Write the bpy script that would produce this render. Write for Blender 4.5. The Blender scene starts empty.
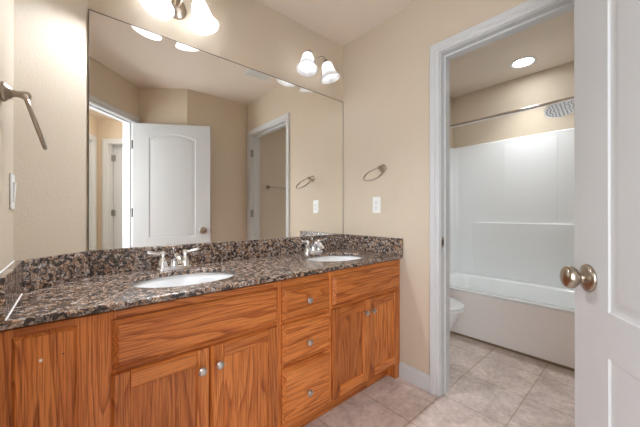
import bpy, bmesh, math, random
from math import pi, sin, cos, radians, sqrt, atan2, hypot
from mathutils import Vector, Matrix

C = bpy.context.scene.collection
SC = bpy.context.scene

# ------------------------------------------------------------------ camera
cam_d = bpy.data.cameras.new('camera')
cam = bpy.data.objects.new('camera', cam_d); C.objects.link(cam)
cam_d.sensor_width = 36.0; cam_d.sensor_fit = 'HORIZONTAL'
cam_d.lens = 286.04 / 640 * 36.0
cam_d.clip_start = 0.02
cam.location = (-0.0558, -1.6294, 1.085)
cam.rotation_euler = (radians(90.1), 0, radians(48.985 - 90))
SC.camera = cam

# ------------------------------------------------------------------ world, exposure
w = bpy.data.worlds.new('world'); SC.world = w; w.use_nodes = True
w.node_tree.nodes['Background'].inputs[0].default_value = (1, 1, 1, 1)
w.node_tree.nodes['Background'].inputs[1].default_value = 0.3
SC.view_settings.view_transform = 'Standard'
SC.view_settings.look = 'None'
SC.view_settings.gamma = 1.0
SC.view_settings.use_curve_mapping = False
SC.view_settings.exposure = 1.97
SC.cycles.max_bounces = 14
SC.cycles.diffuse_bounces = 8
SC.cycles.glossy_bounces = 6
SC.cycles.transmission_bounces = 8
SC.cycles.transparent_max_bounces = 12
SC.cycles.sample_clamp_indirect = 4.0
SC.cycles.use_denoising = True

# added fill light behind the camera, shining in through the added hall window
fill_d = bpy.data.lights.new('hall_fill_light', 'AREA'); fill_d.shape = 'RECTANGLE'; fill_d.size = 1.38; fill_d.size_y = 1.46
fill_d.energy = 12; fill_d.color = (.90, .97, 1.06)
fill_o = bpy.data.objects.new('hall_fill_light', fill_d); C.objects.link(fill_o)
fill_o.location = (-.571, -2.013, 1.35); fill_o.rotation_euler = (radians(90), 0, radians(-66.4))

# light strengths (each lamp below uses these)
BULB_LEFT = 520.0
BULB_RIGHT = 9.0
DOWNLIGHT = 14.0
DOWNLIGHT_SPOT = 13.5
HALL_FILL_DOME = 8.0

# ------------------------------------------------------------------ materials
def mat(name, col=(.8, .8, .8), rough=.5, metal=0.0, spec=.5):
    m = bpy.data.materials.new(name); m.use_nodes = True
    b = m.node_tree.nodes['Principled BSDF']
    b.inputs['Base Color'].default_value = (*col, 1)
    b.inputs['Roughness'].default_value = rough
    b.inputs['Metallic'].default_value = metal
    b.inputs['Specular IOR Level'].default_value = spec
    return m

def nd(m, typ, **kw):
    n = m.node_tree.nodes.new(typ)
    for k, v in kw.items(): setattr(n, k, v)
    return n

def lk(m, a, b): m.node_tree.links.new(a, b)

def bsdf(m): return m.node_tree.nodes['Principled BSDF']

def noise(m, vec, scale, detail=3, rough=.5, dist=0):
    n = nd(m, 'ShaderNodeTexNoise')
    n.inputs['Scale'].default_value = scale; n.inputs['Detail'].default_value = detail
    n.inputs['Roughness'].default_value = rough; n.inputs['Distortion'].default_value = dist
    if vec is not None: lk(m, vec, n.inputs['Vector'])
    return n

def ramp(m, fac, stops, interp='LINEAR'):
    r = nd(m, 'ShaderNodeValToRGB'); e = r.color_ramp.elements
    r.color_ramp.interpolation = interp
    while len(e) < len(stops): e.new(.5)
    for el, (p, c) in zip(e, stops):
        el.position = p; el.color = (*c, 1) if len(c) == 3 else c
    lk(m, fac, r.inputs[0]); return r

def bump(m, h, strength, dist=.002):
    b = nd(m, 'ShaderNodeBump'); b.inputs['Strength'].default_value = strength
    b.inputs['Distance'].default_value = dist
    lk(m, h, b.inputs['Height']); lk(m, b.outputs[0], bsdf(m).inputs['Normal'])

def obco(m, scale=(1, 1, 1), randomise=False):
    tc = nd(m, 'ShaderNodeTexCoord'); mp = nd(m, 'ShaderNodeMapping')
    mp.inputs['Scale'].default_value = scale
    lk(m, tc.outputs['Object'], mp.inputs['Vector'])
    if randomise:
        oi = nd(m, 'ShaderNodeObjectInfo')
        mu = nd(m, 'ShaderNodeVectorMath', operation='SCALE')
        cb = nd(m, 'ShaderNodeCombineXYZ')
        for i in range(3): lk(m, oi.outputs['Random'], cb.inputs[i])
        lk(m, cb.outputs[0], mu.inputs[0]); mu.inputs['Scale'].default_value = 17.3
        ad = nd(m, 'ShaderNodeVectorMath', operation='ADD')
        lk(m, tc.outputs['Object'], ad.inputs[0]); lk(m, mu.outputs[0], ad.inputs[1])
        lk(m, ad.outputs[0], mp.inputs['Vector'])
    return mp.outputs[0]

def paint(name, col, texture=.55):
    m = mat(name, col, .62, spec=.3)
    v = obco(m)
    n = noise(m, v, 105, 3, .6)
    bump(m, n.outputs['Fac'], texture, .0022)
    return m

M = {}
M['wall'] = paint('beige_wall_paint', (.62, .53, .415))
M['ceiling'] = paint('ceiling_paint', (.76, .67, .575), .25)
M['trim'] = mat('white_trim_paint', (.61, .62, .62), .32)
M['door'] = mat('white_door_paint', (.56, .57, .57), .38)
M['chrome'] = mat('chrome', (.86, .86, .88), .08, 1)
M['nickel'] = mat('brushed_nickel', (.42, .355, .285), .28, 1)
M['pewter'] = mat('satin_pewter', (.62, .59, .56), .3, 1)
M['porcelain'] = mat('white_porcelain', (.86, .87, .88), .12)
M['acrylic'] = mat('white_acrylic', (.86, .88, .885), .14)
M['apron'] = mat('white_acrylic_apron', (.93, .89, .87), .2)  # warm cast of the shaded apron is put into this colour
M['hinge'] = mat('dull_hinge_metal', (.36, .35, .34), .4, 1)
M['plastic'] = mat('white_plastic', (.82, .82, .80), .35)
M['dark'] = mat('dark_slot', (.03, .028, .026), .6)
M['caulk'] = mat('brown_caulk', (.24, .18, .11), .7)
M['mirror'] = mat('mirror_silver', (.97, .96, .925), .0, 1)
M['mirror_edge'] = mat('mirror_edge', (.15, .12, .09), .35)
M['grille'] = mat('white_grille', (.76, .76, .74), .5)

def granite():
    m = mat('brown_granite', rough=.20, spec=.8)
    v = obco(m)
    wob = noise(m, v, 60, 3, .6)
    mx = nd(m, 'ShaderNodeMix', data_type='VECTOR'); mx.inputs[0].default_value = .030
    lk(m, v, mx.inputs[4]); lk(m, wob.outputs['Color'], mx.inputs[5])
    vo = nd(m, 'ShaderNodeTexVoronoi'); vo.inputs['Scale'].default_value = 100
    lk(m, mx.outputs[1], vo.inputs['Vector'])
    ve = nd(m, 'ShaderNodeTexVoronoi', feature='DISTANCE_TO_EDGE'); ve.inputs['Scale'].default_value = 100
    lk(m, mx.outputs[1], ve.inputs['Vector'])
    sep = nd(m, 'ShaderNodeSeparateColor'); lk(m, vo.outputs['Color'], sep.inputs[0])
    cells = ramp(m, sep.outputs[0], [(0, (.012, .010, .010)), (.26, (.050, .036, .028)), (.38, (.24, .135, .080)),
                                     (.55, (.42, .28, .18)), (.70, (.46, .37, .30)), (.80, (.11, .09, .085)), (.92, (.47, .42, .38))])
    edge = ramp(m, ve.outputs['Distance'], [(.01, (.25, .25, .25)), (.18, (1, 1, 1))])
    fine = noise(m, v, 260, 4, .65)
    fr = ramp(m, fine.outputs['Fac'], [(.33, (.45, .42, .42)), (.60, (1.55, 1.5, 1.5))])
    m1 = nd(m, 'ShaderNodeMix', data_type='RGBA'); lk(m, edge.outputs[0], m1.inputs[0])
    m1.inputs[6].default_value = (.028, .023, .022, 1); lk(m, cells.outputs[0], m1.inputs[7])
    m2 = nd(m, 'ShaderNodeMix', data_type='RGBA', blend_type='MULTIPLY'); m2.inputs[0].default_value = 1
    lk(m, m1.outputs[2], m2.inputs[6]); lk(m, fr.outputs[0], m2.inputs[7])
    lk(m, m2.outputs[2], bsdf(m).inputs['Base Color'])
    return m
M['granite'] = granite()

def oak(name, grain):                       # grain: 'x' or 'z'
    m = mat(name, rough=.36, spec=.45)
    st = (.075, 1, 1) if grain == 'x' else (1, 1, .075)
    v = obco(m, st, True)
    big = noise(m, v, 9.0, 2, .5, .25)       # cathedral bands from contour lines of a slow noise
    mul = nd(m, 'ShaderNodeMath', operation='MULTIPLY'); mul.inputs[1].default_value = 13
    lk(m, big.outputs['Fac'], mul.inputs[0])
    fr = nd(m, 'ShaderNodeMath', operation='FRACT'); lk(m, mul.outputs[0], fr.inputs[0])
    band = ramp(m, fr.outputs[0], [(0, (.60, .220, .058)), (.45, (.58, .205, .050)), (.74, (.49, .155, .034)), (.92, (.35, .095, .018)), (1, (.58, .205, .052))])
    st2 = (.018, 1, 1) if grain == 'x' else (1, 1, .018)
    v2 = obco(m, st2, True)
    pore = noise(m, v2, 330, 3, .65)
    pr = ramp(m, pore.outputs['Fac'], [(.40, (.50, .40, .35)), (.50, (1, 1, 1)), (.66, (1.12, 1.10, 1.06))])
    tone = noise(m, v, 2.2, 2, .5)
    tr = ramp(m, tone.outputs['Fac'], [(.3, (.82, .78, .74)), (.7, (1.12, 1.12, 1.12))])
    a = nd(m, 'ShaderNodeMix', data_type='RGBA', blend_type='MULTIPLY'); a.inputs[0].default_value = .8
    lk(m, band.outputs[0], a.inputs[6]); lk(m, pr.outputs[0], a.inputs[7])
    b = nd(m, 'ShaderNodeMix', data_type='RGBA', blend_type='MULTIPLY'); b.inputs[0].default_value = 1
    lk(m, a.outputs[2], b.inputs[6]); lk(m, tr.outputs[0], b.inputs[7])
    oi = nd(m, 'ShaderNodeObjectInfo')            # each board its own stain depth
    br = ramp(m, oi.outputs['Random'], [(0, (.94, .86, .80)), (1, (1.28, 1.26, 1.22))])
    c = nd(m, 'ShaderNodeMix', data_type='RGBA', blend_type='MULTIPLY'); c.inputs[0].default_value = 1
    lk(m, b.outputs[2], c.inputs[6]); lk(m, br.outputs[0], c.inputs[7])
    lk(m, c.outputs[2], bsdf(m).inputs['Base Color'])
    bump(m, pore.outputs['Fac'], .12, .001)
    return m
M['oak_v'] = oak('oak_vertical_grain', 'z')
M['oak_h'] = oak('oak_horizontal_grain', 'x')

def tile():
    m = mat('stone_tile', rough=.34, spec=.45)
    tc = nd(m, 'ShaderNodeTexCoord'); mp = nd(m, 'ShaderNodeMapping')
    mp.inputs['Location'].default_value = (-1.28 + .345 * 8, .81 + .338 * 16, 0)
    lk(m, tc.outputs['Object'], mp.inputs['Vector'])
    br = nd(m, 'ShaderNodeTexBrick'); br.offset = 0; br.squash = 1
    br.inputs['Scale'].default_value = 1; br.inputs['Brick Width'].default_value = .345
    br.inputs['Row Height'].default_value = .338; br.inputs['Mortar Size'].default_value = .0050
    br.inputs['Mortar Smooth'].default_value = .3
    br.inputs['Color1'].default_value = (.68, .595, .56, 1); br.inputs['Color2'].default_value = (.73, .64, .60, 1)
    br.inputs['Mortar'].default_value = (.53, .44, .36, 1)
    lk(m, mp.outputs[0], br.inputs['Vector'])
    n1 = noise(m, tc.outputs['Object'], 5.5, 6, .62, .8)
    r1 = ramp(m, n1.outputs['Fac'], [(.30, (.78, .74, .71)), (.5, (1.0, .98, .96)), (.68, (1.22, 1.21, 1.20))])
    n2 = noise(m, tc.outputs['Object'], 38, 4, .6)
    r2 = ramp(m, n2.outputs['Fac'], [(.3, (.82, .8, .79)), (.65, (1.08, 1.08, 1.08))])
    a = nd(m, 'ShaderNodeMix', data_type='RGBA', blend_type='MULTIPLY'); a.inputs[0].default_value = 1
    lk(m, br.outputs['Color'], a.inputs[6]); lk(m, r1.outputs[0], a.inputs[7])
    b = nd(m, 'ShaderNodeMix', data_type='RGBA', blend_type='MULTIPLY'); b.inputs[0].default_value = 1
    lk(m, a.outputs[2], b.inputs[6]); lk(m, r2.outputs[0], b.inputs[7])
    lk(m, b.outputs[2], bsdf(m).inputs['Base Color'])
    inv = nd(m, 'ShaderNodeMath', operation='SUBTRACT'); inv.inputs[0].default_value = 1
    lk(m, br.outputs['Fac'], inv.inputs[1])
    bump(m, inv.outputs[0], .5, .0015)
    return m
M['tile'] = tile()

def shade_glass():
    m = mat('alabaster_glass', (.86, .85, .84), .3)
    nt = m.node_tree; out = nt.nodes['Material Output']; p = bsdf(m)
    n = noise(m, obco(m), 26, 4, .6, 1.2)
    r = ramp(m, n.outputs['Fac'], [(.35, (.74, .73, .73)), (.62, (.95, .94, .93))])
    lk(m, r.outputs[0], p.inputs['Base Color'])
    tl = nd(m, 'ShaderNodeBsdfTranslucent'); lk(m, r.outputs[0], tl.inputs['Color'])
    tp = nd(m, 'ShaderNodeBsdfTransparent')
    m1 = nd(m, 'ShaderNodeMixShader'); m1.inputs[0].default_value = .5
    lk(m, p.outputs[0], m1.inputs[1]); lk(m, tl.outputs[0], m1.inputs[2])
    m2 = nd(m, 'ShaderNodeMixShader'); m2.inputs[0].default_value = .05
    lk(m, m1.outputs[0], m2.inputs[1]); lk(m, tp.outputs[0], m2.inputs[2])
    lk(m, m2.outputs[0], out.inputs['Surface'])
    return m
M['shade'] = shade_glass()

def emit(name, col, strength):
    m = bpy.data.materials.new(name); m.use_nodes = True
    nt = m.node_tree; nt.nodes.remove(nt.nodes['Principled BSDF'])
    e = nt.nodes.new('ShaderNodeEmission'); e.inputs[0].default_value = (*col, 1); e.inputs[1].default_value = strength
    nt.links.new(e.outputs[0], nt.nodes['Material Output'].inputs['Surface']); return m
M['bulb_l'] = emit('lit_bulb', (.89, .96, 1.04), BULB_LEFT)
M['bulb_r'] = emit('lit_bulb_dim', (.89, .96, 1.04), BULB_RIGHT)
M['downlight'] = emit('lit_downlight', (.92, .97, 1.0), DOWNLIGHT)
M['dome'] = emit('fill_dome', (1, .97, .94), HALL_FILL_DOME)

# ------------------------------------------------------------------ mesh helpers
class MB:
    def __init__(s): s.bm = bmesh.new()
    def face(s, pts):
        vs = [s.bm.verts.new(p) for p in pts]; return s.bm.faces.new(vs)
    def box(s, x0, x1, y0, y1, z0, z1):
        return s.prism([(x0, y0), (x1, y0), (x1, y1), (x0, y1)], z0, z1)
    def prism(s, poly, z0, z1):
        b = [s.bm.verts.new((x, y, z0)) for x, y in poly]; t = [s.bm.verts.new((x, y, z1)) for x, y in poly]
        n = len(poly); s.bm.faces.new(b[::-1]); s.bm.faces.new(t)
        for i in range(n): s.bm.faces.new((b[i], b[(i+1) % n], t[(i+1) % n], t[i]))
        return s
    def loft(s, rings, cap0=True, cap1=True, closed=True):
        R = [[s.bm.verts.new(p) for p in r] for r in rings]
        n = len(R[0])
        for a, b in zip(R, R[1:]):
            for i in range(n if closed else n - 1):
                j = (i+1) % n; s.bm.faces.new((a[i], a[j], b[j], b[i]))
        if cap0: s.bm.faces.new(R[0][::-1])
        if cap1: s.bm.faces.new(R[-1])
        return s
    def lathe(s, prof, n=24, mtx=None, cap0=True, cap1=True):
        """prof: list of (r, z); spun about local z, then moved by mtx"""
        mtx = mtx or Matrix()
        rings = [[mtx @ Vector((r*cos(2*pi*i/n), r*sin(2*pi*i/n), z)) for i in range(n)] for r, z in prof]
        return s.loft(rings, cap0, cap1)
    def tube(s, pts, r, n=12, closed=False):
        P = [Vector(p) for p in pts]; N = len(P); rr = r if isinstance(r, (list, tuple)) else [r]*N
        rings = []; ref = None
        for i, p in enumerate(P):
            if closed: t = (P[(i+1) % N] - P[i-1]).normalized()
            else: t = (P[min(i+1, N-1)] - P[max(i-1, 0)]).normalized()
            if ref is None:
                ref = Vector((0, 0, 1)) if abs(t.z) < .9 else Vector((1, 0, 0))
            u = (ref - t*ref.dot(t)).normalized(); v = t.cross(u); ref = u
            rings.append([p + (u*cos(2*pi*k/n) + v*sin(2*pi*k/n))*rr[i] for k in range(n)])
        if closed: rings.append(rings[0]); R = s.loft(rings, False, False); bmesh.ops.remove_doubles(s.bm, verts=s.bm.verts, dist=1e-6); return R
        return s.loft(rings)
    def ball(s, c, r, seg=16, sc=(1, 1, 1)):
        m = Matrix.Translation(c) @ Matrix.Diagonal((*sc, 1))
        bmesh.ops.create_uvsphere(s.bm, u_segments=seg, v_segments=max(8, seg//2), radius=r, matrix=m); return s
    def build(s, name, m, parent=None, bevel=0, seg=2, smooth=False, origin=(0, 0, 0), recalc=True, angle=40):
        if recalc: bmesh.ops.recalc_face_normals(s.bm, faces=s.bm.faces)
        if any(origin): bmesh.ops.translate(s.bm, verts=s.bm.verts, vec=[-c for c in origin])
        me = bpy.data.meshes.new(name); s.bm.to_mesh(me); s.bm.free()
        for k in (m if isinstance(m, (list, tuple)) else [m]): me.materials.append(k)
        o = bpy.data.objects.new(name, me); C.objects.link(o)
        if parent: o.parent = parent
        if bevel:
            b = o.modifiers.new('bevel', 'BEVEL'); b.width = bevel; b.segments = seg; b.limit_method = 'ANGLE'; b.angle_limit = radians(35)
            smooth = True
        if smooth:
            me.polygons.foreach_set('use_smooth', [True]*len(me.polygons))
            me.set_sharp_from_angle(angle=radians(angle))
        return o

def tag(o, label=None, cat=None, group=None, kind=None):
    if label: o['label'] = label
    if cat: o['category'] = cat
    if group: o['group'] = group
    if kind: o['kind'] = kind
    return o

def empty(name, loc=(0, 0, 0), rz=0):
    o = bpy.data.objects.new(name, None); C.objects.link(o); o.empty_display_size = .1
    o.location = loc; o.rotation_euler = (0, 0, rz); return o

def copy_tree(o, parent=None):
    c = o.copy(); C.objects.link(c)
    if parent: c.parent = parent
    for ch in list(o.children): copy_tree(ch, c)
    return c

def offset_poly(poly, d):
    """shift each edge of a CCW polygon to its left by d"""
    n = len(poly); out = []
    L = []
    for i in range(n):
        a = Vector(poly[i]); b = Vector(poly[(i+1) % n]); t = (b - a).normalized(); nn = Vector((-t.y, t.x))
        L.append((a + nn*d, t))
    for i in range(n):
        p, t = L[i-1]; q, s_ = L[i]
        cr = t.x*s_.y - t.y*s_.x
        k = ((q - p).x*s_.y - (q - p).y*s_.x)/cr
        v = p + t*k; out.append((v.x, v.y))
    return out

def struct(o, label, cat): return tag(o, label, cat, kind='structure')

# ------------------------------------------------------------------ room shell
H = 2.44
ROOM = [(1.605, 0), (0, 0), (-.205, -.205), (-.205, -1.275), (.4925, -1.9725), (.889, -1.66), (1.605, -1.66)]
TH = [.12, .12, .12, .12, .12, .12, .115]
# outer offsets with one thickness are close enough; the tub-room wall keeps .115
OUT = offset_poly(ROOM, -.12)
OUT = [(min(x, 1.72), y) for x, y in OUT]

def wall_piece(mb, poly): mb.prism(poly, 0, H)

def room_wall(name, i, label, opening=None):
    p0 = Vector(ROOM[i]); p1 = Vector(ROOM[(i+1) % 7]); q0 = Vector(OUT[i]); q1 = Vector(OUT[(i+1) % 7])
    t = (p1 - p0).normalized(); nn = Vector((t.y, -t.x)); th = .12 if i != 6 else .115
    mb = MB()
    if opening is None:
        mb.prism([p0, p1, q1, q0], 0, H)
    else:
        u0, u1, zt = opening
        a = p0 + t*u0; b = p0 + t*u1
        mb.prism([p0, a, a + nn*th, q0], 0, H)
        mb.prism([b, p1, q1, b + nn*th], 0, H)
        mb.prism([a, b, b + nn*th, a + nn*th], zt, H)
    return struct(mb.build(name, M['wall']), label, 'wall')

G = .020
room_wall('wall_north', 0, 'beige wall carrying the large mirror and the two light fixtures')
room_wall('wall_northwest', 1, 'narrow angled beige wall left of the mirror')
room_wall('wall_west', 2, 'beige wall at the far left with towel ring and switch')
room_wall('wall_southwest', 3, 'angled beige wall around the entry door', (.133 - G, .912 + G, 2.045 + G))
room_wall('wall_southeast', 4, 'angled beige wall behind the open white door')
room_wall('wall_south', 5, 'beige wall opposite the mirror seen in its reflection')
room_wall('wall_east', 6, 'beige wall on the right with the cased opening to the tub room', (.075 - G, .843 + G, 2.042 + G))

def quad_wall(name, p0, p1, th, label, openings=()):
    """interior on the left of p0->p1"""
    p0 = Vector(p0); p1 = Vector(p1); t = (p1 - p0).normalized(); nn = Vector((t.y, -t.x)); Ln = (p1 - p0).length
    mb = MB(); u = 0
    for u0, u1, zt in openings:
        sill = 0
        if zt == 'win': zt, sill = 2.10, .60  # opening for the added fill window
        a, b, c = p0 + t*u, p0 + t*u0, p0 + t*u1
        mb.prism([a, b, b + nn*th, a + nn*th], 0, H)
        mb.prism([b, c, c + nn*th, b + nn*th], zt, H); u = u1
        if sill: mb.prism([b, c, c + nn*th, b + nn*th], 0, sill)
    a = p0 + t*u; mb.prism([a, p1, p1 + nn*th, a + nn*th], 0, H)
    return struct(mb.build(name, M['wall']), label, 'wall')

TN, TE, TS = -.13, 3.30, -1.67
quad_wall('wall_tub_north', (TE + .1, TN), (1.72, TN), .1, 'beige end wall of the tub room behind the toilet')
quad_wall('wall_tub_east', (TE, TS), (TE, TN), .1, 'beige wall above the white tub surround')
quad_wall('wall_tub_south', (1.72, TS), (TE + .1, TS), .1, 'beige tub room wall with the towel bar')
HL, HC, HR = (-1.085, -.535), (.23, -3.55), (1.14, -2.76)
quad_wall('wall_hall_west', HL, HC, .1, 'beige hall wall at the left seen through the entry in the mirror', [(.85, 2.27, 'win'), (2.35 - G, 3.125 + G, 2.085 + G)])
quad_wall('wall_hall_east', HC, HR, .135, 'beige hall wall facing the entry seen in the mirror', [(.15 - G, .93 + G, 2.085 + G)])
s2 = sqrt(2)
def st(s, sm): return ((s*s2 + sm)/2, (sm - s*s2)/2)
quad_wall('wall_hall_north', st(.728, -1.65), st(-.389, -1.65), .1, 'hall side wall left of the entry door')
quad_wall('wall_hall_south', st(2.758, -1.65), st(1.83, -1.65), .1, 'hall side wall right of the entry door')

mb = MB(); mb.box(-1.3, 3.45, -3.75, .12, -.06, 0)
struct(mb.build('floor', M['tile']), 'mottled pinkish beige stone tile floor with pale grout', 'floor')
mb = MB(); mb.box(-1.3, 3.45, -3.75, .12, H, H + .08)
struct(mb.build('ceiling', M['ceiling']), 'plain beige painted ceiling', 'ceiling')

# ------------------------------------------------------------------ casings and jambs
def rz_of(p0, p1): return atan2(p1[1] - p0[1], p1[0] - p0[0])

PROF = [(.0, 0), (.0, .010), (.006, .013), (.020, .014), (.024, .010), (.030, .010), (.036, .015), (.058, .019), (.066, .020), (.070, .017), (.070, 0)]

def casing(parent, u0, u1, zt, y0, sgn, width=.070):
    k = width/.070; mb = MB(); rings = []
    for w_, t_ in PROF:
        w2 = w_*k + .005; y = y0 + sgn*t_
        rings.append([(u0 - w2, y, 0), (u0 - w2, y, zt + w2), (u1 + w2, y, zt + w2), (u1 + w2, y, 0)])
    # rings run around the profile; each is an open path
    mb.loft(rings, False, False, closed=False)
    return mb.build('casing', M['trim'], parent, smooth=True, angle=25)

def jamb(parent, u0, u1, zt, yin, yout):
    mb = MB()
    t = .018
    mb.box(u0 - t, u0, yout, yin, 0, zt + t); mb.box(u1, u1 + t, yout, yin, 0, zt + t); mb.box(u0, u1, yout, yin, zt, zt + t)
    return mb.build('jamb', M['trim'], parent)

def stop(parent, u0, u1, zt, ya, yb):
    mb = MB(); d = .011
    mb.box(u0, u0 + d, ya, yb, 0, zt); mb.box(u1 - d, u1, ya, yb, 0, zt); mb.box(u0 + d, u1 - d, ya, yb, zt - d, zt)
    return mb.build('door_stop', M['trim'], parent)

def hinge_on(parent, x, y, z, sx, leaf=.03):
    """leaf lying on a jamb face at x facing sx, knuckle at y"""
    mb = MB()
    mb.box(min(x, x + sx*.002), max(x, x + sx*.002), y - leaf, y, z - .045, z + .045)
    mb.lathe([(.006, -.046), (.006, .046)], 10, Matrix.Translation((x + sx*.005, y + .006, z)))
    return mb.build('hinge', M['hinge'], parent, smooth=True)

# tub room opening in the east wall (local x runs +y, local +y faces into the room)
t1 = struct(empty('trim_1', (1.605, -1.66, 0), pi/2), 'white casing around the opening to the tub room', 'door trim')
casing(t1, .075, .843, 2.042, 0, 1, .057)
casing(t1, .075, .843, 2.042, -.115, -1, .057)
jamb(t1, .075, .843, 2.042, 0, -.115)
stop(t1, .075, .843, 2.042, -.075, -.040)
for z in (.25, 1.09, 1.83): hinge_on(t1, .075, -.004, z, 1)
mb = MB(); mb.box(.8405, .843, -.034, -.004, .885, .945); mb.box(.837, .8415, -.002, .004, .898, .932)
sp = mb.build('strike_plate', M['nickel'], t1, bevel=.001)
mb = MB(); mb.box(.8395, .8406, -.026, -.012, .900, .930); mb.build('latch_hole', M['dark'], sp)

# entry opening in the angled wall
t2 = struct(empty('trim_2', (-.205, -1.275, 0), -pi/4), 'white casing around the entry doorway seen in the mirror', 'door trim')
casing(t2, .133, .912, 2.045, 0, 1, .057)
casing(t2, .133, .912, 2.045, -.12, -1, .057)
jamb(t2, .133, .912, 2.045, 0, -.12)
stop(t2, .133, .912, 2.045, -.075, -.040)
mb = MB(); mb.box(.133, .1355, -.034, -.004, .885, .945); mb.build('strike_plate', M['nickel'], t2, bevel=.0008)

# ------------------------------------------------------------------ panelled doors
def panel_outline(x0, x1, z0, zs, zt, n=26):
    pts = [(x0, z0), (x1, z0)]
    if zt - zs < .005: return pts + [(x1, zt), (x0, zt)]
    for i in range(n + 1):
        f = i/n; x = x1 + (x0 - x1)*f
        g = abs(2*f - 1)
        h = 0 if g > .9 else 1 - (g/.9)**2
        pts.append((x, zs + (zt - zs)*h))
    return pts

def inset(pts, d):
    P = [Vector(p) for p in pts]; n = len(P); out = []
    for i in range(n):
        a = (P[i] - P[i-1]); b = (P[(i+1) % n] - P[i])
        a = a.normalized(); b = b.normalized()
        na = Vector((-a.y, a.x)); nb = Vector((-b.y, b.x)); m_ = na + nb
        m_ = m_/max(m_.dot(m_)/2, .2) if m_.length > 1e-6 else na
        out.append(P[i] + m_*d)
    return out

def door_leaf(mb, x0, x1, z0, z1, ya, yb, panels):
    """slab between faces y=ya and y=yb (ya<yb), moulded panels pressed into both faces"""
    for y, s in ((ya, 1), (yb, -1)):
        bm = mb.bm; edges = []; loops = []
        for poly in [[(x0, z0), (x1, z0), (x1, z1), (x0, z1)]] + [p for p in panels]:
            vs = [bm.verts.new((x, y, z)) for x, z in poly]; loops.append(vs)
            for i in range(len(vs)): edges.append(bm.edges.new((vs[i], vs[(i+1) % len(vs)])))
        bmesh.ops.triangle_fill(bm, use_beauty=True, use_dissolve=False, edges=edges)
        for vs, poly in zip(loops[1:], panels):
            prev = vs
            for d, dep in ((.004, .0035), (.009, .0045), (.017, .0045), (.034, .0012), (.037, .001)):
                cur = [bm.verts.new((p.x, y + s*dep, p.y)) for p in inset(poly, d)]
                for i in range(len(cur)):
                    j = (i+1) % len(cur); bm.faces.new((prev[i], prev[j], cur[j], cur[i]))
                prev = cur
            bm.faces.new(prev)
    bm = mb.bm
    for a, b in (((x0, z0), (x1, z0)), ((x1, z0), (x1, z1)), ((x1, z1), (x0, z1)), ((x0, z1), (x0, z0))):
        bm.faces.new([bm.verts.new(p) for p in ((a[0], ya, a[1]), (b[0], ya, b[1]), (b[0], yb, b[1]), (a[0], yb, a[1]))])
    bmesh.ops.remove_doubles(bm, verts=bm.verts, dist=1e-5)

def knob_on(parent, x, y, z, s, name='door_knob', mt=None):
    rot = Matrix.Translation((x, y, z)) @ Matrix.Rotation(-s*pi/2, 4, 'X')
    mb = MB()
    mb.lathe([(.037, 0), (.038, .003), (.036, .007), (.029, .011), (.019, .016), (.0135, .019), (.0130, .023), (.016, .026),
              (.0255, .031), (.0300, .038), (.0310, .044), (.0300, .050), (.0265, .055), (.021, .058), (.010, .0595), (.003, .060)], 32, rot)
    return mb.build(name, mt or M['nickel'], parent, smooth=True, angle=60)

d1 = struct(empty('door_1', (.4386, -1.922, 0), radians(32)), 'white two panel arched door standing open at the right', 'door')
mb = MB()
door_leaf(mb, .006, .770, .012, 2.03, 0, .035,
          [panel_outline(.160, .622, .840, 1.880, 1.928), panel_outline(.160, .622, .20, .728, .728)])
mb.build('door_leaf', M['door'], d1, smooth=True, angle=15)
knob_on(d1, .700, .035, .910, 1); knob_on(d1, .700, 0, .910, -1)
mb = MB(); mb.box(.770, .7715, .006, .029, .88, .942); mb.box(.771, .780, .012, .023, .900, .920); mb.build('latch_plate', M['nickel'], d1)
for z in (.22, 1.10, 1.81):
    mb = MB(); mb.lathe([(.007, -.048), (.007, .048)], 12, Matrix.Translation((0, -.006, z)))
    mb.box(.0045, .0062, 0, .031, z - .045, z + .045); mb.box(-.0105, -.0090, -.004, .026, z - .045, z + .045)
    mb.build('hinge', M['hinge'], d1, smooth=True)

# added unseen hall window for the fill light, on the left hall wall
wn = struct(empty('added_window_1', (*HL, 0), rz_of(HL, HC)), 'added white framed hall window for the fill light, out of view outside the entry door', 'window')
mb = MB()
for x0, x1, z0, z1 in ((.852, .89, .602, 2.098), (2.23, 2.268, .602, 2.098), (.89, 2.23, .602, .64), (.89, 2.23, 2.06, 2.098)): mb.box(x0, x1, -.085, -.035, z0, z1)
mb.build('window_frame', M['trim'], wn)
mb = MB(); mb.box(.89, 2.23, -.075, -.045, 1.335, 1.365); mb.build('meeting_rail', M['trim'], wn)
mb = MB(); mb.box(.83, 2.29, -.034, .03, .575, .600); mb.build('window_sill', M['trim'], wn, bevel=.004)

# hall doors seen through the entry in the mirror
rzw = rz_of(HL, HC)
t3 = struct(empty('trim_3', (*HL, 0), rzw), 'white casing on the left hall wall at the mirror edge', 'door trim')
casing(t3, 2.35, 3.125, 2.085, 0, 1); jamb(t3, 2.35, 3.125, 2.085, 0, -.1)
d2 = struct(empty('door_2', (*HL, 0), rzw), 'white closed hall door at the left edge of the mirror', 'door')
mb = MB(); door_leaf(mb, 2.353, 3.122, .012, 2.082, -.055, -.020, [panel_outline(2.50, 2.98, .85, 1.90, 1.98), panel_outline(2.50, 2.98, .2, .76, .76)])
mb.build('door_leaf', M['door'], d2, smooth=True, angle=15)
rze = rz_of(HC, HR)
t4 = struct(empty('trim_4', (*HC, 0), rze), 'white deep casing on the hall wall right of the corner in the mirror', 'door trim')
casing(t4, .15, .93, 2.085, 0, 1); jamb(t4, .15, .93, 2.085, 0, -.135)
d3 = struct(empty('door_3', (*HC, 0), rze), 'white hall door with hinges seen past the entry jamb in the mirror', 'door')
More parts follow.
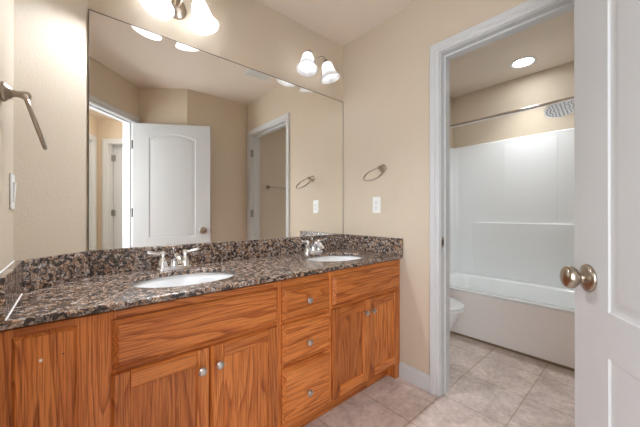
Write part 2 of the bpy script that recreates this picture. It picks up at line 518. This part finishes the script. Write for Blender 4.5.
mb = MB(); door_leaf(mb, .158, .927, .012, 2.082, -.132, -.097, [panel_outline(.30, .78, .85, 1.90, 1.98), panel_outline(.30, .78, .2, .76, .76)])
mb.build('door_leaf', M['door'], d3, smooth=True, angle=15)
for z in (.25, 1.10, 1.90):
    mb = MB(); mb.lathe([(.007, -.048), (.007, .048)], 12, Matrix.Translation((.157, -.089, z)))
    mb.box(.151, .153, -.089, -.055, z - .045, z + .045); mb.box(.160, .190, -.0965, -.0945, z - .045, z + .045)
    mb.build('hinge', M['hinge'], d3, smooth=True)

# ------------------------------------------------------------------ baseboards
def baseboard(name, p0, p1, label):
    L = (Vector(p1) - Vector(p0)).length
    o = empty(name, (*p0, 0), rz_of(p0, p1))
    mb = MB(); prof = [(0, 0), (.014, 0), (.014, .078), (.011, .088), (.007, .096), (0, .098)]
    mb.loft([[(x, y, z) for y, z in prof] for x in (0, L)])
    b = mb.build(name, M['trim'], None); b.location = o.location; b.rotation_euler = o.rotation_euler
    bpy.data.objects.remove(o)
    return struct(b, label, 'baseboard')
baseboard('baseboard_right', (1.605, -.754), (1.605, -.537), 'short white baseboard between vanity and tub room casing')
baseboard('baseboard_south', (.905, -1.66), (1.59, -1.66), 'white baseboard under the wall opposite the mirror')
baseboard('baseboard_southeast', (.506, -1.961), (.880, -1.667), 'white baseboard on the angled wall behind the door')
baseboard('baseboard_west', (-.205, -.56), (-.205, -1.225), 'white baseboard on the left wall')
baseboard('baseboard_tub', (1.72, TS), (2.54, TS), 'white baseboard under the towel bar wall')

# ------------------------------------------------------------------ mirror
mb = MB(); mb.box(.003, 1.602, -.0065, -.0015, .925, 1.988)
mb.bm.faces.ensure_lookup_table()
for f in mb.bm.faces:
    f.normal_update(); f.material_index = 0 if abs(f.normal.y) > .9 else 1
mi = mb.build('wall_mirror', [M['mirror'], M['mirror_edge']])
for nm, b in (('polished_edge', (.0005, 1.6045, -.0075, -.0012, 1.9875, 1.9915)), ('polished_edge', (.0005, .0035, -.0075, -.0012, .925, 1.9875)), ('polished_edge', (1.6010, 1.6045, -.0075, -.0012, .925, 1.9875))):
    mb = MB(); mb.box(*b); mb.build(nm, M['mirror_edge'], mi)
tag(mi, 'large frameless mirror filling the wall above the granite backsplash', 'mirror')

# ------------------------------------------------------------------ vanity cabinet
VO = (.7, -.27, 0)
van = tag(empty('vanity_cabinet', VO), 'long honey oak double vanity cabinet under the granite countertop', 'cabinet')
def vp(mb, name, m, parent=van, **k): return mb.build(name, m, parent, origin=VO if parent is van else VO, **k)

FY = -.535                       # face frame front
mb = MB()
mb.box(1.585, 1.6035, -.515, -.004, .10, .781)          # right end
mb.box(-.203, -.187, -.515, -.215, .10, .781)            # left end
mb.prism([(-.187, -.515), (1.585, -.515), (1.585, -.004), (.004, -.004), (-.187, -.205)], .10, .116)
mb.prism([(.004, -.004), (-.187, -.205), (-.176, -.215), (.008, -.012)], .116, .781)
vp(mb, 'carcass', M['oak_v'])
mb = MB(); mb.box(-.203, 1.555, -.470, -.455, 0, .10); vp(mb, 'toe_kick', M['oak_h'])
mb = MB(); mb.box(1.553, 1.6035, FY, -.455, 0, .116); vp(mb, 'foot_block', M['oak_v'], bevel=.0015)
# face frame
def stile(x0, x1, z0=.10, z1=.782): mb = MB(); mb.box(x0, x1, FY, -.515, z0, z1); vp(mb, 'stile', M['oak_v'], bevel=.0012)
def rail(x0, x1, z0, z1): mb = MB(); mb.box(x0, x1, FY + .0005, -.515, z0, z1); vp(mb, 'rail', M['oak_h'], bevel=.0008)
stile(-.203, -.160); stile(-.054, .052); stile(.622, .676); stile(.937, .985); stile(1.548, 1.6035, .116)
rail(-.160, -.054, .748, .782); rail(-.160, -.054, .10, .132)
for x0, x1 in ((.052, .622), (.676, .937), (.985, 1.548)):
    rail(x0, x1, .742, .782); rail(x0, x1, .572, .605); rail(x0, x1, .10, .135)
rail(.676, .937, .378, .402)

def slab(x0, x1, z0, z1, name, m, parent=van, y=FY, th=.025, lip=.010, bev=.015):
    mb = MB(); yf = y - th
    def ring(d, yy): return [(x0 + d, yy, z0 + d), (x1 - d, yy, z0 + d), (x1 - d, yy, z1 - d), (x0 + d, yy, z1 - d)]
    mb.loft([ring(0, y - .0004), ring(0, y - lip), ring(.002, y - lip - .002), ring(bev, yf), ring(bev + .003, yf - .0004)])
    return vp(mb, name, m, parent)

def knob(parent, x, z, y=FY - .019):
    rot = Matrix.Translation((x, y, z)) @ Matrix.Rotation(pi/2, 4, 'X')
    mb = MB()
    mb.lathe([(.008, 0), (.0065, .004), (.005, .010), (.006, .014), (.0135, .017), (.0155, .020), (.0150, .023), (.0125, .0245), (.0115, .0275), (.006, .030), (.001, .0308)], 20, rot)
    return vp(mb, 'knob', M['pewter'], parent, smooth=True, angle=35)

def cab_door(x0, x1, z0, z1, kx, kz):
    sw, rw, th = .050, .056, .019
    mb = MB(); mb.box(x0 + sw - .008, x1 - sw + .008, FY - .011, FY - .003, z0 + rw - .008, z1 - rw + .008)
    d = vp(mb, 'door', M['oak_v'])
    yf = FY - th
    for a, b in ((x0, x0 + sw), (x1 - sw, x1)):
        mb = MB(); out = a == x0
        # outer lip chamfered, inner edge eased
        if out: poly = [(a, FY - .0005), (a, FY - .009), (a + .007, yf), (b - .004, yf), (b, yf + .004), (b, FY - .0005)]
        else: poly = [(a, FY - .0005), (a, yf + .004), (a + .004, yf), (b - .007, yf), (b, FY - .009), (b, FY - .0005)]
        mb.prism(poly, z0, z1); vp(mb, 'stile', M['oak_v'], d)
    for a, b, top in ((z0, z0 + rw, 0), (z1 - rw, z1, 1)):
        mb = MB(); y = FY - .0005
        if top: pr = [(y, a), (yf + .004, a), (yf + .0003, a + .004), (yf + .0003, b - .007), (FY - .009, b), (y, b)]
        else: pr = [(y, a), (FY - .009, a), (yf + .0003, a + .007), (yf + .0003, b - .004), (yf + .004, b), (y, b)]
        mb.loft([[(x, yy, zz) for yy, zz in pr] for x in (x0 + sw, x1 - sw)])
        vp(mb, 'rail', M['oak_h'], d)
    knob(d, kx, kz)
    return d

# angled bay at the left: one plain fixed panel
pn = slab(-.172, -.043, .12, .760, 'fixed_panel', M['oak_v'], lip=.004, bev=.007, th=.012)
mb = MB(); mb.lathe([(.0022, 0), (.0022, .0008)], 10, Matrix.Translation((-.072, FY - .0122, .692)) @ Matrix.Rotation(pi/2, 4, 'X')); vp(mb, 'nail_hole', M['dark'], pn)
mb = MB(); mb.prism([(-.121, FY - .0128), (-.115, FY - .0128), (-.114, FY - .0121), (-.121, FY - .0121)], .684, .692); vp(mb, 'paint_chip', M['plastic'], pn)
slab(.040, .636, .604, .757, 'false_drawer_front', M['oak_h'])
slab(.973, 1.572, .605, .758, 'false_drawer_front', M['oak_h'])
for z0, z1, kz in ((.600, .748, .677), (.402, .584, .478), (.122, .384, .240)):
    d = slab(.662, .951, z0, z1, 'drawer', M['oak_h']); knob(d, .796, kz, FY - .025)
cab_door(.038, .3375, .115, .588, .303, .516)
cab_door(.3405, .636, .115, .588, .368, .518)
cab_door(.973, 1.2635, .115, .586, 1.222, .518)
cab_door(1.2665, 1.562, .115, .586, 1.285, .518)

# ------------------------------------------------------------------ countertop with two oval cut-outs
ZT, ZB = .812, .790
SINKS = [(.328, -.305), (1.222, -.305)]
SA, SB = .213, .163
ct = tag(empty('granite_countertop', (.7, -.27, ZB)), 'brown speckled granite countertop with two sink cut-outs along the vanity', 'countertop')
CO = (.7, -.27, ZB)
mb = MB(); bm = mb.bm
outer = [(1.6035, -.002), (-.001, -.002), (-.203, -.204), (-.203, -.560), (1.6035, -.560)]
loops = [outer] + [[(cx + SA*cos(2*pi*i/56), cy + SB*sin(2*pi*i/56)) for i in range(56)] for cx, cy in SINKS]
edges = []; L0 = []
for lp in loops:
    vs = [bm.verts.new((x, y, ZB)) for x, y in lp]; L0.append(vs)
    for i in range(len(vs)): edges.append(bm.edges.new((vs[i], vs[(i+1) % len(vs)])))
bmesh.ops.triangle_fill(bm, use_beauty=True, use_dissolve=False, edges=edges)
r = bmesh.ops.extrude_face_region(bm, geom=list(bm.faces))
bmesh.ops.translate(bm, verts=[g for g in r['geom'] if isinstance(g, bmesh.types.BMVert)], vec=(0, 0, ZT - ZB))
mb.build('slab', M['granite'], ct, origin=CO, bevel=.006, seg=3, angle=30)
inner = offset_poly([(1.6035, -.002), (-.001, -.002), (-.203, -.204), (-.203, -.560), (1.6035, -.560)], .020)
ZS = .9235
def splash(poly, label):
    cx_ = sum(p[0] for p in poly)/4; cy_ = sum(p[1] for p in poly)/4
    mb = MB(); mb.prism(poly, ZT + .0003, ZS); o = mb.build('granite_backsplash', M['granite'], bevel=.0025, origin=(cx_, cy_, ZT))
    o.location = (cx_, cy_, ZT); return tag(o, label, 'backsplash', 'granite backsplash pieces')
splash([outer[0], outer[1], inner[1], inner[0]], 'long brown granite backsplash strip under the mirror, behind both faucets')
splash([outer[1], outer[2], inner[2], inner[1]], 'short angled granite backsplash piece left of the mirror, under the angled wall')
sl_ = splash([outer[2], (-.203, -.558), (-.183, -.558), inner[2]], 'granite side splash at the far left under the light switch')
splash([outer[0], inner[0], (inner[0][0], -.560), (1.6035, -.560)], 'granite side splash on the right wall under the outlet')
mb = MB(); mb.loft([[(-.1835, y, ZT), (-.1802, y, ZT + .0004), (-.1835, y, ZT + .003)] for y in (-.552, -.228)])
mb.build('caulk_and_lit_edge', M['plastic'], sl_, origin=sl_.location)
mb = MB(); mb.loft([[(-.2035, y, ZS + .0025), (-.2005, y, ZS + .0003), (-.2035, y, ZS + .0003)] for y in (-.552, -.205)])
mb.build('caulk_and_lit_edge', M['plastic'], sl_, origin=sl_.location)  # white strip stands for light on the splash's top edge, not caulk

# ------------------------------------------------------------------ sinks
def make_sink(x, y):
    s = empty('bathroom_sink', (x, y, ZB))
    mb = MB(); n = 48
    def ring(a, b, z): return [(a*cos(2*pi*i/n), b*sin(2*pi*i/n), z) for i in range(n)]
    inn = [(1.05, -.001), (1.0, -.012), (.97, -.04), (.90, -.075), (.78, -.105), (.58, -.125), (.32, -.136), (.11, -.140)]
    rings = [ring(SA*k, SB*k, z) for k, z in inn]
    out_ = [(.11, -.152), (.34, -.150), (.62, -.138), (.84, -.116), (.97, -.080), (1.05, -.04), (1.09, -.014), (1.10, -.001)]
    rings += [ring(SA*k, SB*k, z) for k, z in out_]
    rings.append(rings[0])
    mb.loft(rings, False, False); bmesh.ops.remove_doubles(mb.bm, verts=mb.bm.verts, dist=1e-6)
    mb.build('basin', M['porcelain'], s, smooth=True, angle=50)
    mb = MB(); mb.lathe([(.0215, -.150), (.0215, -.1392), (.019, -.1375), (.015, -.1385), (.006, -.1365), (.001, -.136)], 24); mb.build('drain', M['chrome'], s, smooth=True)
    return s
s1 = make_sink(*SINKS[0]); tag(s1, 'white oval undermount sink in front of the left faucet, nearer the camera', 'sink', 'oval undermount sinks')
s_2 = copy_tree(s1); s_2.location = (*SINKS[1], ZB); s_2['label'] = 'white oval undermount sink in front of the right faucet, by the tub room wall'

# ------------------------------------------------------------------ faucets
def make_faucet(x, y):
    f = empty('faucet', (x, y, ZT))
    def stad(a, b, z, n=32):
        pts = []
        for i in range(n):
            t = 2*pi*i/n; cx_ = (a - b) if cos(t) > 0 else -(a - b)
            pts.append((cx_ + b*cos(t), b*sin(t), z))
        return pts
    mb = MB(); mb.loft([stad(.084, .029, 0), stad(.084, .029, .010), stad(.081, .026, .016), stad(.074, .019, .020)])
    mb.build('base_plate', M['chrome'], f, smooth=True, angle=45)
    mb = MB()
    mb.lathe([(.024, .014), (.0225, .022), (.019, .032), (.0185, .046), (.0175, .058), (.0130, .066), (.0070, .068), (.001, .069)], 24)
    path = [(0, 0, .040), (0, -.014, .060), (0, -.034, .072), (0, -.058, .072), (0, -.082, .062), (0, -.100, .046), (0, -.104, .038)]
    mb.tube(path, [.015, .0155, .0148, .0138, .0126, .012, .012], 14)
    mb.build('spout', M['chrome'], f, smooth=True, angle=50)
    mb = MB(); mb.tube([(0, .010, .050), (0, .012, .098)], .0026, 8); mb.lathe([(.003, 0), (.0065, .004), (.0065, .010), (.003, .014), (.001, .0145)], 14, Matrix.Translation((0, .012, .095)))
    mb.build('lift_rod', M['chrome'], f, smooth=True)
    for sx in (-1, 1):
        mb = MB()
        T = Matrix.Translation((sx*.051, 0, 0))
        mb.lathe([(.0255, .014), (.0250, .022), (.0215, .036), (.0155, .052), (.0105, .062), (.0100, .068), (.0135, .073), (.0145, .080), (.0125, .088), (.007, .093), (.001, .0945)], 24, T)
        mb.tube([(sx*.051, 0, .082), (sx*.072, -.003, .084), (sx*.096, -.007, .089), (sx*.112, -.010, .092), (sx*.118, -.011, .0925)], [.0075, .0068, .0076, .0095, .0055], 12)
        mb.build('handle', M['chrome'], f, smooth=True, angle=50)
    return f
f1 = make_faucet(.328, -.088); tag(f1, 'chrome two handle faucet behind the left sink, nearer the camera', 'faucet', 'chrome centerset faucets')
f2 = copy_tree(f1); f2.location = (1.222, -.088, ZT); f2['label'] = 'chrome two handle faucet behind the right sink, near the corner'

# ------------------------------------------------------------------ light fixtures over the mirror
def make_sconce(x, z, bulbm):
    s = empty('vanity_light', (x, 0, z))
    rot = Matrix.Rotation(pi/2, 4, 'X')
    mb = MB(); mb.lathe([(.058, .001), (.058, .008), (.052, .015), (.040, .020), (.036, .026), (.020, .030), (.010, .034), (.001, .036)], 32, rot)
    mb.build('backplate', M['nickel'], s, smooth=True, angle=40)
    for sx in (-1, 1):
        top = Vector((sx*.082, -.112, .014))
        ax = Vector((sx*.20, -.16, -1)).normalized()
        mb = MB()
        pts = []
        P = [Vector((sx*.010, -.025, 0)), Vector((sx*.012, -.055, -.004)), Vector((sx*.020, -.080, .014)), Vector((sx*.040, -.098, .036)),
             Vector((sx*.062, -.108, .040)), Vector((sx*.077, -.112, .030)), top]
        for i in range(len(P) - 1):
            p0, p1, p2, p3 = P[max(i-1, 0)], P[i], P[i+1], P[min(i+2, len(P)-1)]
            for k in range(5):
                t = k/5
                pts.append(.5*((2*p1) + (p2 - p0)*t + (2*p0 - 5*p1 + 4*p2 - p3)*t*t + (3*p1 - p0 - 3*p2 + p3)*t**3))
        pts.append(top)
        mb.tube(pts, .0055, 10); mb.build('arm', M['nickel'], s, smooth=True)
        T = Matrix.Translation(top) @ ax.to_track_quat('Z', 'Y').to_matrix().to_4x4()
        mb = MB(); mb.lathe([(.007, -.014), (.012, -.010), (.021, -.002), (.0235, .010), (.0235, .028), (.020, .032)], 24, T)
        mb.build('socket', M['nickel'], s, smooth=True, angle=45)
        mb = MB()
        o_ = [(.026, .012), (.033, .020), (.038, .036), (.043, .058), (.049, .082), (.057, .104), (.066, .120), (.0725, .129)]
        i_ = [(r - .003, zz) for r, zz in o_][::-1]
        mb.lathe(o_ + [(.0705, .1315)] + i_, 36, T, False, False)
        sh = mb.build('lamp_shade', M['shade'], s, smooth=True, angle=70)
        mb = MB(); mb.lathe([(.010, .022), (.013, .028), (.019, .040), (.022, .052), (.019, .064), (.010, .072), (.001, .074)], 16, T)
        mb.build('bulb', bulbm, s, smooth=True, angle=80)
    return s
v1 = make_sconce(.352, 2.165, M['bulb_l']); tag(v1, 'two shade wall light over the left sink, cut by the top of the picture', 'wall light', 'vanity wall lights')
v2 = make_sconce(1.238, 2.165, M['bulb_r']); tag(v2, 'two shade wall light above the mirror near the ceiling corner', 'wall light', 'vanity wall lights')

# ------------------------------------------------------------------ towel rings, switch, outlet
def make_ring(name_loc, rz, lean):
    s = empty('towel_ring', name_loc, rz)            # local +y points out of the wall
    rot = Matrix.Rotation(-pi/2, 4, 'X')
    mb = MB(); mb.lathe([(.0275, .001), (.0280, .005), (.0250, .010), (.0190, .013), (.0170, .018), (.0110, .022), (.0095, .032), (.0120, .044), (.0130, .050), (.0100, .058), (.004, .0605)], 28, rot)
    mb.build('post', M['nickel'], s, smooth=True, angle=45)
    R = .074; mb = MB(); pts = []
    dirv = Vector((0, sin(lean), -cos(lean)))
    c = Vector((0, .048, -.004)) + dirv*R
    for i in range(48):
        t = 2*pi*i/48; pts.append(c + Vector((1, 0, 0))*R*cos(t) + dirv*R*sin(t))
    mb.tube(pts, .0058, 10, closed=True); mb.build('ring', M['nickel'], s, smooth=True)
    return s
r1 = make_ring((1.605, -.398, 1.408), pi/2, radians(50)); tag(r1, 'brushed nickel towel ring above the outlet on the right wall', 'towel ring', 'towel rings')
r2 = make_ring((-.205, -.430, 1.432), -pi/2, radians(16)); tag(r2, 'brushed nickel towel ring at the left edge above the light switch', 'towel ring', 'towel rings')

def plate(name, loc, rz):
    s = empty(name, loc, rz)
    mb = MB(); mb.box(-.036, .036, .0005, .006, -.0585, .0585); mb.build('cover_plate', M['plastic'], s, bevel=.003)
    return s
sw = plate('light_switch', (-.205, -.262, 1.158), -pi/2); tag(sw, 'white rocker light switch on the left wall below the towel ring', 'light switch')
mb = MB(); mb.box(-.0165, .0165, .006, .0075, -.033, .033); k = mb.build('switch_frame', M['plastic'], sw, bevel=.0008)
mb = MB(); mb.loft([[(-.014, .0075, -.030), (.014, .0075, -.030), (.014, .0075, .030), (-.014, .0075, .030)], [(-.014, .0085, -.030), (.014, .0085, -.030), (.014, .0120, .030), (-.014, .0120, .030)]]); mb.build('rocker', M['plastic'], sw)
ou = plate('wall_outlet', (1.605, -.344, 1.15), pi/2); tag(ou, 'white outlet with two sockets on the right wall under the towel ring', 'outlet')
mb = MB(); mb.box(-.0165, .0165, .006, .0082, -.033, .033); fc = mb.build('outlet_face', M['plastic'], ou, bevel=.001)
for zc in (-.021, .021):
    mb = MB(); mb.box(-.0075, -.0055, .0080, .0086, zc - .004, zc + .005); mb.box(.0055, .0075, .0080, .0086, zc - .004, zc + .004)
    mb.lathe([(.0026, 0), (.0026, .0006)], 10, Matrix.Translation((0, .0080, zc - .009)) @ Matrix.Rotation(-pi/2, 4, 'X')); mb.build('socket_slots', M['dark'], fc)
for zc in (-.0035, .0035):
    mb = MB(); mb.box(-.006, .006, .0080, .0092, zc - .0025, zc + .0025); mb.build('button', M['grille'], fc)

# ------------------------------------------------------------------ ceiling vent
ve = tag(empty('ceiling_vent', (1.315, -.865, H)), 'small white ceiling vent grille reflected near the mirror top', 'vent')
mb = MB(); a, b = .125, .070
for x0, x1, y0, y1 in ((-a, a, -b, -b + .014), (-a, a, b - .014, b), (-a, -a + .014, -b + .014, b - .014), (a - .014, a, -b + .014, b - .014)): mb.box(x0, x1, y0, y1, -.010, -.0005)
mb.build('frame', M['grille'], ve)
mb = MB()
for i in range(9):
    y = -b + .021 + i*.0122; mb.box(-a + .014, a - .014, y - .0042, y + .0042, -.008, -.005)
mb.build('louver', M['grille'], ve)
mb = MB(); mb.box(-a + .014, a - .014, -b + .014, b - .014, -.003, -.0008); mb.build('duct_opening', M['dark'], ve)

# ------------------------------------------------------------------ bathtub and surround
TX = 2.546; BX = TE - .002; Y0 = TS + .002; Y1 = TN - .002
tub = tag(empty('bathtub', (TX, (Y0 + Y1)/2, 0)), 'white alcove bathtub with smooth beige looking apron front', 'bathtub')
TO = (TX, (Y0 + Y1)/2, 0)
def rrect(x0, x1, y0, y1, r, z, n=8):
    pts = []
    for cx_, cy_, a0 in ((x1 - r, y1 - r, 0), (x0 + r, y1 - r, pi/2), (x0 + r, y0 + r, pi), (x1 - r, y0 + r, 3*pi/2)):
        for i in range(n + 1):
            a = a0 + pi/2*i/n; pts.append((cx_ + r*cos(a), cy_ + r*sin(a), z))
    return pts
ZR = .420
mb = MB()
mb.loft([rrect(TX + .016, BX, Y0, Y1, .004, .395), rrect(TX + .004, BX, Y0, Y1, .006, .402), rrect(TX, BX, Y0, Y1, .010, ZR - .008), rrect(TX + .006, BX - .001, Y0 + .001, Y1 - .001, .014, ZR),
         rrect(TX + .070, BX - .085, Y0 + .090, Y1 - .085, .14, ZR), rrect(TX + .082, BX - .096, Y0 + .105, Y1 - .100, .14, ZR - .014),
         rrect(TX + .110, BX - .120, Y0 + .160, Y1 - .130, .13, .20), rrect(TX + .145, BX - .150, Y0 + .22, Y1 - .17, .10, .105), rrect(TX + .20, BX - .20, Y0 + .30, Y1 - .24, .08, .085)], False, True)
mb.build('basin', M['acrylic'], tub, smooth=True, angle=50, origin=TO)
mb = MB()
mb.loft([[(TX + .018, Y0, z0) for z0 in (.018, .397)] + [(TX + .05, Y0, z0) for z0 in (.397, .018)], [(TX + .018, Y1, z0) for z0 in (.018, .397)] + [(TX + .05, Y1, z0) for z0 in (.397, .018)]])
mb.build('apron', M['apron'], tub, origin=TO)
mb = MB(); mb.box(TX + .014, TX + .045, Y0, Y1, .0005, .018); mb.build('base_strip', M['caulk'], tub, origin=TO)

su = tag(empty('tub_surround', (TX, (Y0 + Y1)/2, ZR)), 'glossy white tub surround with a long shelf ledge', 'tub surround')
SO = (TX, (Y0 + Y1)/2, ZR)
def upath(d, r, n=8):
    pts = [(TX + .02, Y1 - d)]
    cx_, cy_ = BX - d - r, Y1 - d - r
    for i in range(n + 1):
        a = pi/2 - pi/2*i/n; pts.append((cx_ + r*cos(a), cy_ + r*sin(a)))
    cy_ = Y0 + d + r
    for i in range(n + 1):
        a = 0 - pi/2*i/n; pts.append((cx_ + r*cos(a), cy_ + r*sin(a)))
    pts.append((TX + .02, Y0 + d)); return pts
ZU = 1.845
outp = upath(.0, .004); inp = upath(.018, .070)
mb = MB(); rings = []
for p, q in zip(outp, inp):
    rings.append([(p[0], p[1], ZR + .001), (q[0], q[1], ZR + .001), (q[0], q[1], ZU - .008), (q[0]*.5 + p[0]*.5, q[1]*.5 + p[1]*.5, ZU), (p[0], p[1], ZU)])
mb.loft(rings); mb.build('wall_panel', M['acrylic'], su, smooth=True, angle=20, origin=SO)
# lower back bulges forward and ends in a ledge
mb = MB()
xb = BX - .017; ya, yb = Y0 + .26, Y1 - .285
def lring(z, d, e): return [(xb + .004, ya - e, z), (xb - d*.6, ya, z), (xb - d, ya + .06, z), (xb - d, yb - .06, z), (xb - d*.6, yb, z), (xb + .004, yb + e, z)]
mb.loft([lring(ZR + .002, .008, .10), lring(.60, .014, .10), lring(.88, .022, .10), lring(.980, .028, .10), lring(.992, .027, .10), lring(.998, .022, .095)])
mb.build('shelf_ledge', M['acrylic'], su, smooth=True, angle=20, origin=SO)
mb = MB(); mb.loft([[(xb + .004, y, z), (xb - d, y, z)] + [(xb - d, y2, z), (xb + .004, y2, z)] for z, d, y, y2 in ((1.0, .004, -1.085, -.665), (1.78, .004, -1.085, -.665), (1.82, -.003, -1.075, -.675))])
mb.build('raised_panel', M['acrylic'], su, bevel=.003, seg=3, origin=SO)

# shower rod and head
rod = tag(empty('shower_rod', (2.575, Y0, 1.890)), 'straight chrome shower curtain rod across the tub alcove', 'shower rod')
mb = MB(); mb.tube([(0, 0.004, 0), (0, Y1 - Y0 - .004, 0)], .0125, 14); mb.build('rod', M['chrome'], rod, smooth=True)
for y in (0, Y1 - Y0):
    mb = MB(); sgn = 1 if y == 0 else -1
    mb.lathe([(.034, 0), (.034, .004), (.024, .012), (.016, .022)], 24, Matrix.Translation((0, y, 0)) @ Matrix.Rotation(-sgn*pi/2, 4, 'X')); mb.build('flange', M['chrome'], rod, smooth=True)

hd = tag(empty('rain_shower', (2.92, TS, 2.00)), 'round chrome rain shower on a long arm behind the curtain rod', 'shower')
mb = MB(); mb.lathe([(.032, .001), (.032, .004), (.022, .012), (.010, .016)], 24, Matrix.Rotation(-pi/2, 4, 'X')); mb.build('flange', M['chrome'], hd, smooth=True)
mb = MB(); mb.tube([(0, .005, 0), (0, .10, .012), (0, .25, .016), (0, .41, .008), (0, .478, -.016), (-.003, .496, -.036)], .0085, 12); mb.build('arm', M['chrome'], hd, smooth=True)
T = Matrix.Translation((0, .500, -.062)) @ Matrix.Rotation(radians(16), 4, 'Y') @ Matrix.Rotation(radians(-11), 4, 'X')
mb = MB(); mb.lathe([(.011, .026), (.014, .016), (.022, .010), (.068, .006), (.112, .001), (.1155, -.004), (.113, -.008), (.108, -.0085)], 40, T); mb.build('head', M['chrome'], hd, smooth=True)
mb = MB()
for rr, n in ((.0, 1), (.026, 6), (.050, 12), (.074, 18), (.097, 24)):
    for i in range(n):
        a = 2*pi*i/n; mb.lathe([(.0048, -.0085), (.0036, -.0115), (.001, -.012)], 6, T @ Matrix.Translation((rr*cos(a), rr*sin(a), 0)), False)
nz = mb.build('nozzle', M['dark'], hd); nz['kind'] = 'stuff'

# recessed light
dl = tag(empty('recessed_light', (2.985, -.895, H)), 'round lit recessed ceiling light over the bathtub', 'ceiling light')
mb = MB(); mb.lathe([(.100, -.0005), (.100, -.004), (.094, -.008), (.080, -.008), (.074, -.003), (.074, -.0005)], 40, None, False, False); mb.build('trim_ring', M['plastic'], dl, smooth=True)
mb = MB(); mb.lathe([(.074, -.0035), (.074, -.0042)], 36); mb.build('lens', M['downlight'], dl)
sl = bpy.data.lights.new('downlight_beam', 'SPOT'); sl.energy = DOWNLIGHT_SPOT; sl.color = (.94, .98, 1.0); sl.spot_size = radians(110); sl.spot_blend = 1; sl.shadow_soft_size = .07
so = bpy.data.objects.new('downlight_beam', sl); C.objects.link(so); so.parent = dl; so.location = (0, 0, -.012)

# towel bar
tb = tag(empty('towel_bar', (1.89, TS, 1.435)), 'brushed nickel towel bar on the tub room wall seen in the mirror', 'towel bar')
for x in (0, .46):
    mb = MB(); mb.lathe([(.0265, .001), (.0265, .006), (.019, .012), (.010, .020), (.0095, .045), (.013, .055), (.010, .066), (.002, .068)], 24, Matrix.Translation((x, 0, 0)) @ Matrix.Rotation(-pi/2, 4, 'X')); mb.build('post', M['nickel'], tb, smooth=True)
mb = MB(); mb.tube([(0, .055, 0), (.46, .055, 0)], .0075, 12); mb.build('bar', M['nickel'], tb, smooth=True)

# ------------------------------------------------------------------ toilet (tank on the tub room end wall)
to = tag(empty('toilet', (2.04, TN, 0)), 'white toilet between the tub and the door casing', 'toilet')
def egg(w_, y0, y1, z, n=36, yc=None):
    """plan outline; wall side at y0 (nearer 0), nose at y1 (more negative)"""
    yc = yc if yc is not None else (y0 + y1)/2 + .02
    pts = []
    for i in range(n):
        a = 2*pi*i/n; c, s_ = cos(a), sin(a)
        ry = (y0 - yc) if s_ > 0 else (yc - y1)
        pts.append((w_*c, yc + ry*s_, z))
    return pts
mb = MB()
mb.loft([egg(.128, -.12, -.54, .0, yc=-.32), egg(.125, -.12, -.535, .03, yc=-.32), egg(.108, -.14, -.50, .08, yc=-.32), egg(.112, -.15, -.515, .17, yc=-.34), egg(.134, -.16, -.555, .25, yc=-.38),
         egg(.154, -.17, -.59, .32, yc=-.40), egg(.166, -.18, -.608, .365, yc=-.42), egg(.168, -.185, -.612, .385, yc=-.42),
         egg(.130, -.22, -.57, .385, yc=-.42), egg(.130, -.23, -.57, .36, yc=-.42), egg(.10, -.27, -.50, .27, yc=-.40), egg(.05, -.32, -.42, .22, yc=-.37)], True, True)
mb.box(-.10, .10, -.20, -.03, .16, .385)
mb.build('bowl', M['porcelain'], to, smooth=True, angle=60)
mb = MB(); mb.loft([egg(.181, -.19, -.634, .388, yc=-.42), egg(.185, -.19, -.638, .392, yc=-.42), egg(.185, -.19, -.638, .402, yc=-.42), egg(.180, -.195, -.632, .406, yc=-.42), egg(.118, -.26, -.55, .406, yc=-.41), egg(.115, -.263, -.547, .388, yc=-.41)], False, False)
mb.build('seat', M['porcelain'], to, smooth=True, angle=60)
mb = MB(); mb.loft([egg(.178, -.19, -.631, .410, yc=-.42), egg(.184, -.19, -.637, .414, yc=-.42), egg(.183, -.19, -.636, .422, yc=-.42), egg(.172, -.195, -.624, .429, yc=-.42), egg(.10, -.27, -.53, .433, yc=-.41)])
mb.build('lid', M['porcelain'], to, smooth=True, angle=60)
mb = MB(); mb.box(-.21, .21, -.185, -.008, .387, .72); mb.build('tank', M['porcelain'], to, bevel=.02, seg=3)
mb = MB(); mb.box(-.22, .22, -.195, -.004, .7205, .755); mb.build('tank_lid', M['porcelain'], to, bevel=.010, seg=3)
mb = MB(); mb.tube([(-.15, -.185, .66), (-.15, -.203, .66), (-.145, -.206, .66), (-.085, -.206, .652)], .006, 10); mb.build('flush_handle', M['chrome'], to, smooth=True)

# ------------------------------------------------------------------ hall fill dome behind the camera, added and out of view
hl = tag(empty('hall_fill_dome', (.32, -2.55, H)), 'added white fill light dome, out of view in the hall outside the entry door', 'ceiling lamp')
mb = MB(); mb.lathe([(.155, -.0005), (.155, -.018), (.145, -.022)], 36); mb.build('base_ring', M['nickel'], hl, smooth=True)
mb = MB(); mb.lathe([(.143, -.022), (.138, -.045), (.115, -.072), (.075, -.090), (.030, -.098), (.001, -.099)], 36, None, False, True); mb.build('dome', M['dome'], hl, smooth=True, angle=80)
